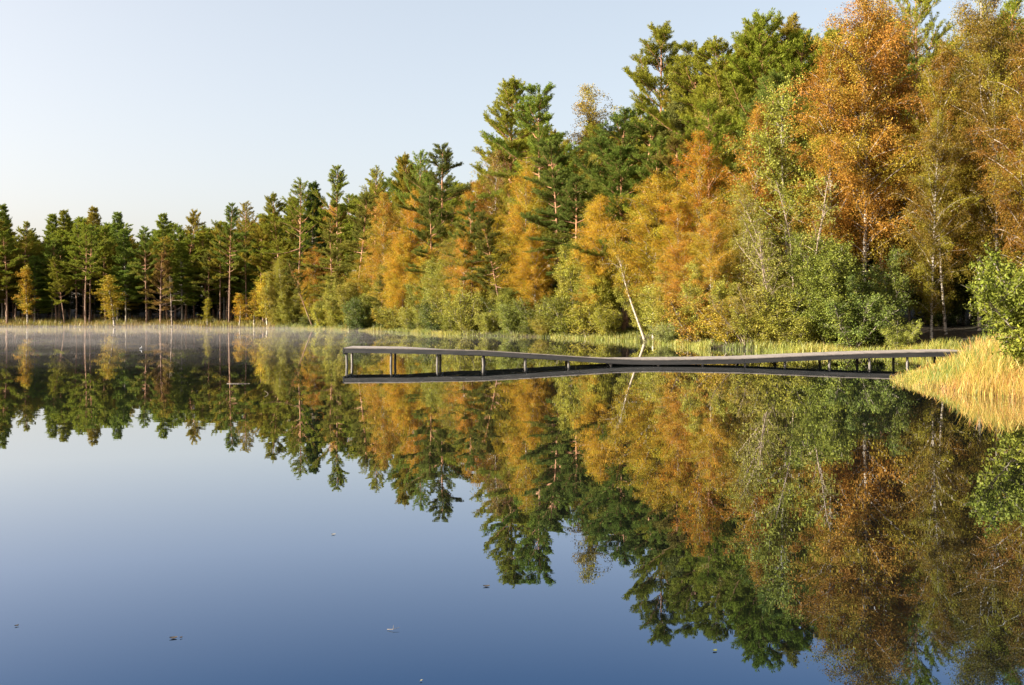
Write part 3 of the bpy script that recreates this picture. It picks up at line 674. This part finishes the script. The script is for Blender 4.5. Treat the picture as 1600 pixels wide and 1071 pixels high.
# lower storey of young birches and leafy trees that closes the middle shore down to the bushes
for k in range(64):
    p = 405 + (1290 - 405) * (k + rnd2.random()) / 64; Y = shoreD(p) + rnd2.uniform(2.0, 7.5); x = (p - 800) / FPX * Y
    if 950 < p < 1012 or 838 < p < 905 or p > 1225: continue
    kk = rnd2.random(); hh = rnd2.uniform(5.5, 11.5)
    tn = rnd2.choice([GOLD, YELLOW, OLIVE, (0.42, 0.33, 0.035), ORANGE, GOLD, (0.32, 0.28, 0.04), ORANGE])
    if p > 1120: tn = rnd2.choice([OLIVE, (0.30, 0.24, 0.035), (0.22, 0.22, 0.035), LIME]); kk += 0.25
    if kk < 0.6: place('birch', rnd2.randrange(4), x, Y, h=hh, wid=1.35, tint=tn, label='young birch of the lower storey under the tall trees of the middle shore', group='young birches of the middle shore')
    else: place('thicket', rnd2.randrange(3), x, Y, h=hh * 0.75, wid=0.9, tint=rnd2.choice([OLIVE, LIME, PALEG, (0.24, 0.26, 0.04)]), label='leafy young tree of the lower storey under the tall trees of the middle shore', group='young leafy trees of the middle shore')
# young spruces standing in the shade under the canopy
n_y = 0
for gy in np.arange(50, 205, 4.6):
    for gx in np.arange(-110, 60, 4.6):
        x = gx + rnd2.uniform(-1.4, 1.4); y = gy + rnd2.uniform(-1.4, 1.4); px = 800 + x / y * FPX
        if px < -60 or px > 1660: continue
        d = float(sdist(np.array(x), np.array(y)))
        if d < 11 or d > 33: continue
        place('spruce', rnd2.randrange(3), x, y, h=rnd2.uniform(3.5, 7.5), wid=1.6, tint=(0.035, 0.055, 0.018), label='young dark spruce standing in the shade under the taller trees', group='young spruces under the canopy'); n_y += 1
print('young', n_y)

# ---------------------------------------------------------------- near bush at the right
def near_bush():
    g = gen_broad(201, 3.6, 0.06, 1.9, 0.05, 0.05, 150, 38, 0.05, 0.5, 1.25, 12, 0.55)
    mb, tips, dirs, cl = g
    rng = np.random.default_rng(5)
    e = empty('leafy_bush', (12.65, 22.9, float(ground(12.65, 22.9)) - 0.05))
    tag(e, 'big light green leafy bush on the near grassy bank at the right edge', 'bush')
    link('stems', mb.mesh('near_bush_stems', M['alder_bark'], True), e)
    per = 9
    C = np.repeat(tips, per, 0); D = np.repeat(dirs, per, 0); K = np.repeat(cl, per); m = len(C)
    C = C + rng.normal(size=(m, 3)) * 0.06
    U = unit(rng.normal(size=(m, 3)) + D * .6 + np.array([0, 0, -.1])); W = unit(np.cross(U, rng.normal(size=(m, 3)) * .7 + np.array([0, 0, 1.0]))); Nn = unit(np.cross(U, W))
    L = 0.085 * rng.uniform(.6, 1.3, m)[:, None]; B = L * 0.30
    V = np.stack([C - U * L * .5, C - U * L * .15 + W * B + Nn * B * .25, C + U * L * .25 + W * B * .8 + Nn * B * .25, C + U * L * .5 - Nn * L * .08, C + U * L * .25 - W * B * .8 + Nn * B * .25, C - U * L * .15 - W * B + Nn * B * .25], 1).reshape(-1, 3)
    b = np.arange(m)[:, None] * 6
    F = np.concatenate([b + np.array([0, 1, 2, 3]), b + np.array([0, 3, 4, 5])], 0)
    lv = rng.uniform(0, 1, m); K = np.clip(K, 0, 1)
    o = link('crown', mesh_np('near_bush_crown', V, F, M['bush_leaves'], False, {'leaf': np.tile(lv, 2), 'clump': np.tile(K, 2)}), e)
    o.color = (0.14, 0.175, 0.022, 1)
near_bush()

# ---------------------------------------------------------------- grasses
def blades(name, X, Y, Hh, Wd, clump, rng, mat, leanx=0.0, segs=3, seed_heads=False):
    n = len(X); Z = ground(X, Y); Z = np.where(Z < 0, -0.05, Z - 0.03)
    a = rng.uniform(0, 6.28, n); bendm = rng.uniform(0.08, 0.45, n) * Hh
    dx = np.cos(a) * bendm + leanx * Hh; dy = np.sin(a) * bendm
    b = rng.uniform(0, 3.14, n); wx = np.cos(b); wy = np.sin(b)
    rows = []
    for s in range(segs + 1):
        t = s / segs; wd = Wd * (1 - t) ** 0.7 / 2 if not seed_heads else Wd * (0.35 if t < 0.7 else 1.0 if t < 0.95 else 0.3) / 2
        cx = X + dx * t * t; cy = Y + dy * t * t; cz = Z + Hh * (t - 0.12 * t * t)
        rows.append(np.stack([cx - wx * wd, cy - wy * wd, cz], 1)); rows.append(np.stack([cx + wx * wd, cy + wy * wd, cz], 1))
    V = np.stack(rows, 1).reshape(-1, 3); k = 2 * (segs + 1)
    base = np.arange(n)[:, None] * k
    F = np.concatenate([base + np.array([2 * s, 2 * s + 1, 2 * s + 3, 2 * s + 2]) for s in range(segs)], 0)
    lv = np.tile(rng.uniform(0, 1, n), segs); cv = np.tile(np.clip(clump, 0, 1), segs)
    return mesh_np(name, V, F, mat, False, {'leaf': lv, 'clump': cv})

rng = np.random.default_rng(3)
def patch_noise(x, y, s): return 0.5 + 0.5 * np.sin(x * s + 1.7 * np.sin(y * s * .7)) * np.cos(y * s * 1.1 + 1.3 * np.sin(x * s * .6 + 1))
# near bank
n = 260000
X = rng.uniform(9.3, 25, n); Y = rng.uniform(16, 36.5, n); d = sdist(X, Y)
keep = (d > -0.45) & (rng.uniform(0, 1, n) < np.clip(0.25 + (d + 0.45) * 0.8, 0, 1)) & (X / Y < 0.74) & ~((np.abs(Y - 35.9) < 1.0) & (X < 18.4))
X, Y, d = X[keep], Y[keep], d[keep]
Hh = np.clip(0.45 + 0.35 * np.clip(d + .4, 0, 1.5), 0.3, 0.95) * rng.uniform(0.6, 1.25, len(X)) * (0.8 + .35 * patch_noise(X, Y, 1.3)) * (0.38 + 0.62 * sstep(1455, 1545, 800 + X / Y * FPX))
cl = 0.24 + 0.5 * patch_noise(X + 5, Y, 1.7) * patch_noise(X, Y + 3, 0.6) + rng.normal(size=len(X)) * 0.17 + 0.16 * (rng.random(len(X)) < .15) - 0.18 * sstep(24, 27, Y) + 0.34 * (d < 0.35) * rng.random(len(X))
tag(link('reeds', blades('near_reeds', X, Y, Hh, 0.0085, cl, rng, M['near_grass'], 0.05, 4)), 'tall golden grass and reeds covering the near bank at right', 'grass', kind='stuff')
# seed heads
k = rng.random(len(X)) < 0.1
tag(link('seed_heads', blades('grass_seed_heads', X[k], Y[k], Hh[k] * 1.15, 0.013, 0.7 + rng.normal(size=k.sum()) * .15, rng, M['near_grass'], 0.08, 6, True)), 'pinkish seed heads standing out of the near golden grass', 'grass', kind='stuff')
# far banks: grass in tufts along the shore
segL = np.hypot(*(SHORE[1:] - SHORE[:-1]).T)
PX, PY, PH, PC, PW = [], [], [], [], []
for i in range(3, 24):
    a, b = SHORE[i], SHORE[i + 1]; L = segL[i]; nn = unit(np.array([-(b - a)[1], (b - a)[0]]))
    # land side
    if sdist(np.array([(a + b)[0] / 2 + nn[0]]), np.array([(a + b)[1] / 2 + nn[1]]))[0] < 0: nn = -nn
    far = (a + b)[1] / 2 > 110
    m = int(L * (330 if far else 520)); t = rng.uniform(0, 1, m); o = rng.uniform(-0.35, 9.0 if far else 5.5, m) ** 1.0
    x = a[0] + (b - a)[0] * t + nn[0] * o; y = a[1] + (b - a)[1] * t + nn[1] * o
    tuft = patch_noise(x, y, 1.4)
    kp = rng.uniform(0, 1, m) < (0.35 + 0.65 * tuft); x, y, o, tuft = x[kp], y[kp], o[kp], tuft[kp]
    PX.append(x); PY.append(y)
    PH.append((0.15 + 0.55 * tuft) * rng.uniform(0.5, 1.3, len(x)) * (1.5 if far else 0.75))
    PW.append(np.full(len(x), 0.06 if far else 0.03))
    pxx = 800 + x / y * FPX
    base = np.where(pxx < 430, 0.62, 0.28) + 0.25 * (patch_noise(x + 9, y + 4, 0.5) - .5)
    PC.append(base + rng.normal(size=len(x)) * 0.14)
X = np.concatenate(PX); Y = np.concatenate(PY)
tag(link('bank_grass', blades('bank_grass', X, Y, np.concatenate(PH), np.concatenate(PW), np.concatenate(PC), rng, M['bank_grass'], 0.05, 2)), 'yellow-green sedge and grass fringing the far shore', 'grass', kind='stuff')
# low reddish heather-like scrub cover behind the far-left fringe and reed belts standing in the water
RX, RY = [], []
for (px0, px1, n_) in ((560, 720, 5200), (455, 545, 2200), (1025, 1110, 2400), (1180, 1500, 4500), (860, 1000, 1500)):
    p = rng.uniform(px0, px1, n_)
    D = np.interp(p, SPX, SD) + rng.uniform(-1.6, 0.8, n_); RX.append((p - 800) / FPX * D); RY.append(D)
RX = np.concatenate(RX); RY = np.concatenate(RY); dd = sdist(RX, RY); kk = (dd > -1.6) & (RY > 40)
RX, RY = RX[kk], RY[kk]
tag(link('shore_reeds', blades('shore_reeds', RX, RY, rng.uniform(0.2, 0.6, len(RX)) * (0.35 + 1.0 * patch_noise(RX, RY, 1.1)), 0.026, 0.30 + 0.22 * patch_noise(RX, RY, .8) + rng.normal(size=len(RX)) * .08, rng, M['near_grass'], 0.08, 3)), 'pale green reeds standing in shallow water along the middle shore', 'reeds', kind='stuff')

# ---------------------------------------------------------------- pier
PD = 35.5
def pxX(px, D=PD): return (px - 800) / FPX * D
prof_px = [536, 640, 752, 860, 950, 1000, 1070, 1163, 1250, 1350, 1450, 1514]
prof_y = [543.8, 545, 547.3, 554, 560, 562, 561.6, 560, 556, 552, 549.6, 548.6]
PXs = [pxX(p) for p in prof_px]; PZ = [CH - (y - HY) / FPX * PD for y in prof_y]
roll_px = [536, 620, 720, 860, 950, 1010, 1514]; roll = [0.0, 0.0, -0.10, -0.09, -0.06, 0.0, 0.0]
RXs = [pxX(p) for p in roll_px]
WD = 1.95
def zf(x): return float(np.mean(np.interp(x + np.linspace(-0.35, 0.35, 5), PXs, PZ)))
def zb(x): return zf(x) + float(np.interp(x, RXs, roll))
def yf(x): return PD + 0.9 * max(0, (PXs[0] + 6 - x)) / 6 * 0.3
pier = empty('wooden_pier', (PXs[0], PD, 0))
tag(pier, 'long sagging wooden footbridge-like pier on posts reaching out from the grassy bank', 'pier')
def plink(name, mb, mat):
    o = link(name, mb.mesh('pier_' + name, M[mat])); o.parent = pier; o.location = (-PXs[0], -PD, 0); return o
mb = MB(); x = PXs[0]; r3 = random.Random(4)
while x < PXs[-1] - 0.1:
    x2 = x + 0.142; j = r3.uniform(-0.001, 0.001); e = r3.uniform(-.004, .004)
    f0, f1, b0, b1 = zf(x) + j, zf(x2) + j, zb(x) + j, zb(x2) + j
    ya, yb = yf(x) - 0.035 + e, yf(x) + WD + 0.03 + e
    mb.box([(x, ya, f0 - .032), (x2, ya, f1 - .032), (x2, yb, b1 - .032), (x, yb, b0 - .032), (x, ya, f0), (x2, ya, f1), (x2, yb, b1), (x, yb, b0)])
    x += 0.145
plink('deck', mb, 'deck')
joint = [536, 752, 905, 1163, 1360, 1514]
for side, zz, oy in (('f', zf, 0.0), ('b', zb, WD)):
    for a, b in zip(joint[:-1], joint[1:]):
        m2 = MB(); xa, xb = pxX(a), pxX(b); k = 14; q = np.linspace(xa + 0.004, xb - 0.004, k)
        rows = []
        for x0 in q:
            y0 = yf(x0) + oy; z0 = zz(x0) - .036
            rows += [(x0, y0 - .025, z0 - .155), (x0, y0 + .025, z0 - .155), (x0, y0 + .025, z0), (x0, y0 - .025, z0)]
        FF = [[4 * u + v, 4 * u + (v + 1) % 4, 4 * u + 4 + (v + 1) % 4, 4 * u + 4 + v] for u in range(k - 1) for v in range(4)]
        FF += [[3, 2, 1, 0], [4 * k - 4, 4 * k - 3, 4 * k - 2, 4 * k - 1]]
        m2.add(rows, FF)
        plink('side_board', m2, 'side')
m2 = MB(); x0 = PXs[0] - 0.028
m2.box([(x0 - .022, yf(x0) - .03, zf(x0) - .24), (x0 + .022, yf(x0) - .03, zf(x0) - .24), (x0 + .022, yf(x0) + WD + .03, zf(x0) - .24), (x0 - .022, yf(x0) + WD + .03, zf(x0) - .24),
        (x0 - .022, yf(x0) - .03, zf(x0) - .002), (x0 + .022, yf(x0) - .03, zf(x0) - .002), (x0 + .022, yf(x0) + WD + .03, zf(x0) - .002), (x0 - .022, yf(x0) + WD + .03, zf(x0) - .002)])
plink('end_board', m2, 'side')
for pf in (538.5, 610, 683, 754, 821, 888, 955, 1030, 1098, 1165, 1227, 1298, 1359, 1419, 1486):
    x = pxX(pf)
    for oy, zz in ((0.085, zf), (WD - 0.60, zb)):
        m2 = MB(); y = yf(x) + oy; top = zz(x) - 0.04; dx = r3.uniform(-.03, .03)
        m2.tube([(x + dx * 1.5, y, -1.3), (x + dx, y, 0.0), (x, y, top)], [0.050, 0.047, 0.044], 10)
        plink('post', m2, 'post')
    m2 = MB(); m2.bar((x + 0.085, yf(x) + 0.03, zf(x) - .13), (x + .085, yf(x) + WD - 0.03, zb(x) - .13), 0.05, 0.12)
    plink('crossbeam', m2, 'side')

# ---------------------------------------------------------------- things adrift on the water
def drift(px, py, lift=0.0):
    D = FPX * CH / (py - HY); return (px - 800) / FPX * D, D
def leaf_at(px, py, s, tint, lab, rot):
    x, y = drift(px, py); m2 = MB()
    k = 7; P = []
    for i in range(k):
        t = i / (k - 1); wv_ = math.sin(math.pi * t) ** .7 * s * .35
        P += [(t * s - s / 2, -wv_, 0.004 + 0.25 * s * (t - .5) ** 2), (t * s - s / 2, wv_, 0.006 + 0.3 * s * (t - .5) ** 2)]
    V = np.array(P); F = np.array([[2 * i, 2 * i + 2, 2 * i + 3, 2 * i + 1] for i in range(k - 1)])
    V2 = V + np.array([0, 0, 0.0015]); m2.add(V2, F); m2.add(V, F[:, ::-1])
    mt, t_, out = newmat('floating_leaf'); p = N(t_, 'ShaderNodeBsdfPrincipled', Roughness=0.5); nz = N(t_, 'ShaderNodeTexNoise', Scale=40.0)
    c = ramp(t_, nz.outputs[0], [(0.3, tuple(q * .6 for q in tint)), (0.7, tint)]); t_.links.new(c, p.inputs['Base Color']); t_.links.new(p.outputs[0], out.inputs[0])
    o = link('floating_leaf', m2.mesh('floating_leaf', mt)); o.location = (x, y, 0.0); o.rotation_euler = (0, 0, rot)
    tag(o, lab, 'leaf')
leaf_at(271, 998, 0.042, (0.05, 0.035, 0.02), 'dark curled leaf floating at lower left of the open water', 0.3)
leaf_at(283, 997.5, 0.018, (0.06, 0.04, 0.02), 'tiny dark leaf scrap right beside the dark curled leaf', 1.0)
leaf_at(26, 979, 0.025, (0.04, 0.03, 0.02), 'dark leaf speck near the lower left edge of the water', 0.9)
leaf_at(760, 917, 0.045, (0.05, 0.04, 0.03), 'thin brown leaf floating below the middle treetop reflections', 0.1)
leaf_at(1117, 1018, 0.03, (0.14, 0.16, 0.05), 'small greenish leaf near the bottom beside the birch reflection', 0.6)
leaf_at(521, 836, 0.035, (0.26, 0.23, 0.17), 'pale leaf floating in mid lake left of the treetop reflections', 0.2)
leaf_at(658, 1065, 0.015, (0.3, 0.28, 0.2), 'pale leaf speck at the bottom edge of the water', 0.5)
x, y = drift(614, 986); m2 = MB()
m2.tube([(-.05, .02, .006), (0, 0, .012), (.05, .03, .02)], [.0025, .002, .001], 5); m2.tube([(0, 0, .012), (.0, .05, .03)], [.002, .001], 5)
o = link('floating_twig', m2.mesh('floating_twig', M['alder_bark'])); o.scale = (.7, .7, .7); o.location = (x, y, 0); tag(o, 'tiny forked twig adrift at the lower middle of the water', 'twig')
x, y = drift(372, 600); m2 = MB()
m2.tube([(-.3, 0, .0), (-.15, .01, .006), (.15, .03, .005), (.3, .02, -.002)], [.008, .013, .012, .006], 8)
o = link('floating_branch', m2.mesh('floating_branch', M['birch_bark'], True)); o.location = (x, y, 0); tag(o, 'thin pale branch lying flat on the water left of the pier', 'branch')
x, y = drift(421, 616); m2 = MB()
m2.tube([(0, 0, -.1), (-.04, 0, .03), (-.12, .02, .07)], [.008, .007, .004], 6)
o = link('water_snag', m2.mesh('water_snag', M['dead_bark'], True)); o.location = (x, y, 0); tag(o, 'short stick poking from the water right of the floating pale branch', 'stick')
# white water bird far out
x, y = drift(220, 546)
def bird():
    e = empty('white_bird', (x, y, 0)); e.scale = (0.45, 0.45, 0.6); e.rotation_euler = (0, 0, 1.15); tag(e, 'small white bird sitting on the misty water at far left', 'bird')
    m2 = MB(); m2.tube([(-.20, 0, .10), (-.15, 0, .075), (-.05, 0, .07), (.06, 0, .08), (.12, 0, .12), (.13, 0, .2), (.14, 0, .25), (.17, 0, .27), (.20, 0, .265)], [.01, .045, .075, .07, .045, .026, .026, .03, .012], 10)
    mt, t_, out = newmat('white_feathers'); p = N(t_, 'ShaderNodeBsdfPrincipled', Roughness=0.7); p.inputs['Base Color'].default_value = (.8, .78, .74, 1); t_.links.new(p.outputs[0], out.inputs[0])
    link('body', m2.mesh('bird_body', mt, True), e)
    m3 = MB(); m3.tube([(.195, 0, .264), (.24, 0, .258)], [.009, .002], 6)
    mt, t_, out = newmat('bird_bill'); p = N(t_, 'ShaderNodeBsdfPrincipled', Roughness=0.5); p.inputs['Base Color'].default_value = (.3, .15, .04, 1); t_.links.new(p.outputs[0], out.inputs[0])
    link('bill', m3.mesh('bird_bill', mt, True), e)
bird()

# ---------------------------------------------------------------- mist lying on the far left water
def mist():
    gx = np.linspace(-95, 6, 90); gy = np.linspace(26, 150, 84)
    AX, AY = np.meshgrid(gx, gy)
    d = -sdist(AX, AY)
    edge = sstep(-1, 8, d) * sstep(26, 75, AY) * (1 - sstep(-22, 6, AX - 0.0 * AY))
    wv_ = np.array([[noise.noise((a * .09, b * .16, 0.3)) + .5 * noise.noise((a * .3, b * .5, 1.3)) for a, b in zip(r1, r2)] for r1, r2 in zip(AX, AY)])
    top = 0.03 + edge * np.clip(0.42 + 0.75 * wv_, 0.02, 1.6)
    n = AX.size; nx_, ny_ = len(gx), len(gy)
    V = np.concatenate([np.stack([AX, AY, top], -1).reshape(-1, 3), np.stack([AX, AY, np.full_like(AX, 0.02)], -1).reshape(-1, 3)])
    i = (np.arange(ny_ - 1)[:, None] * nx_ + np.arange(nx_ - 1)[None, :]).ravel()
    Ft = np.stack([i, i + 1, i + nx_ + 1, i + nx_], -1); Fb = Ft[:, ::-1] + n
    bd = np.concatenate([np.arange(nx_ - 1), np.arange(ny_ - 1) * nx_ + nx_ - 1, (ny_ - 1) * nx_ + np.arange(nx_ - 1, 0, -1), np.arange(ny_ - 1, 0, -1) * nx_])
    bn = np.roll(bd, -1)
    Fs = np.stack([bd, bd + n, bn + n, bn], -1)
    m, t, out = newmat('mist'); v = N(t, 'ShaderNodeVolumePrincipled'); v.inputs['Density'].default_value = 0.0062
    v.inputs['Color'].default_value = (0.70, 0.66, 0.65, 1); v.inputs['Anisotropy'].default_value = 0.2
    t.links.new(v.outputs[0], out.inputs['Volume'])
    o = link('mist', mesh_np('mist', V, np.concatenate([Ft, Fb, Fs]), m, True)); tag(o, 'thin morning mist lying low on the far left water', 'mist', kind='stuff')
mist()
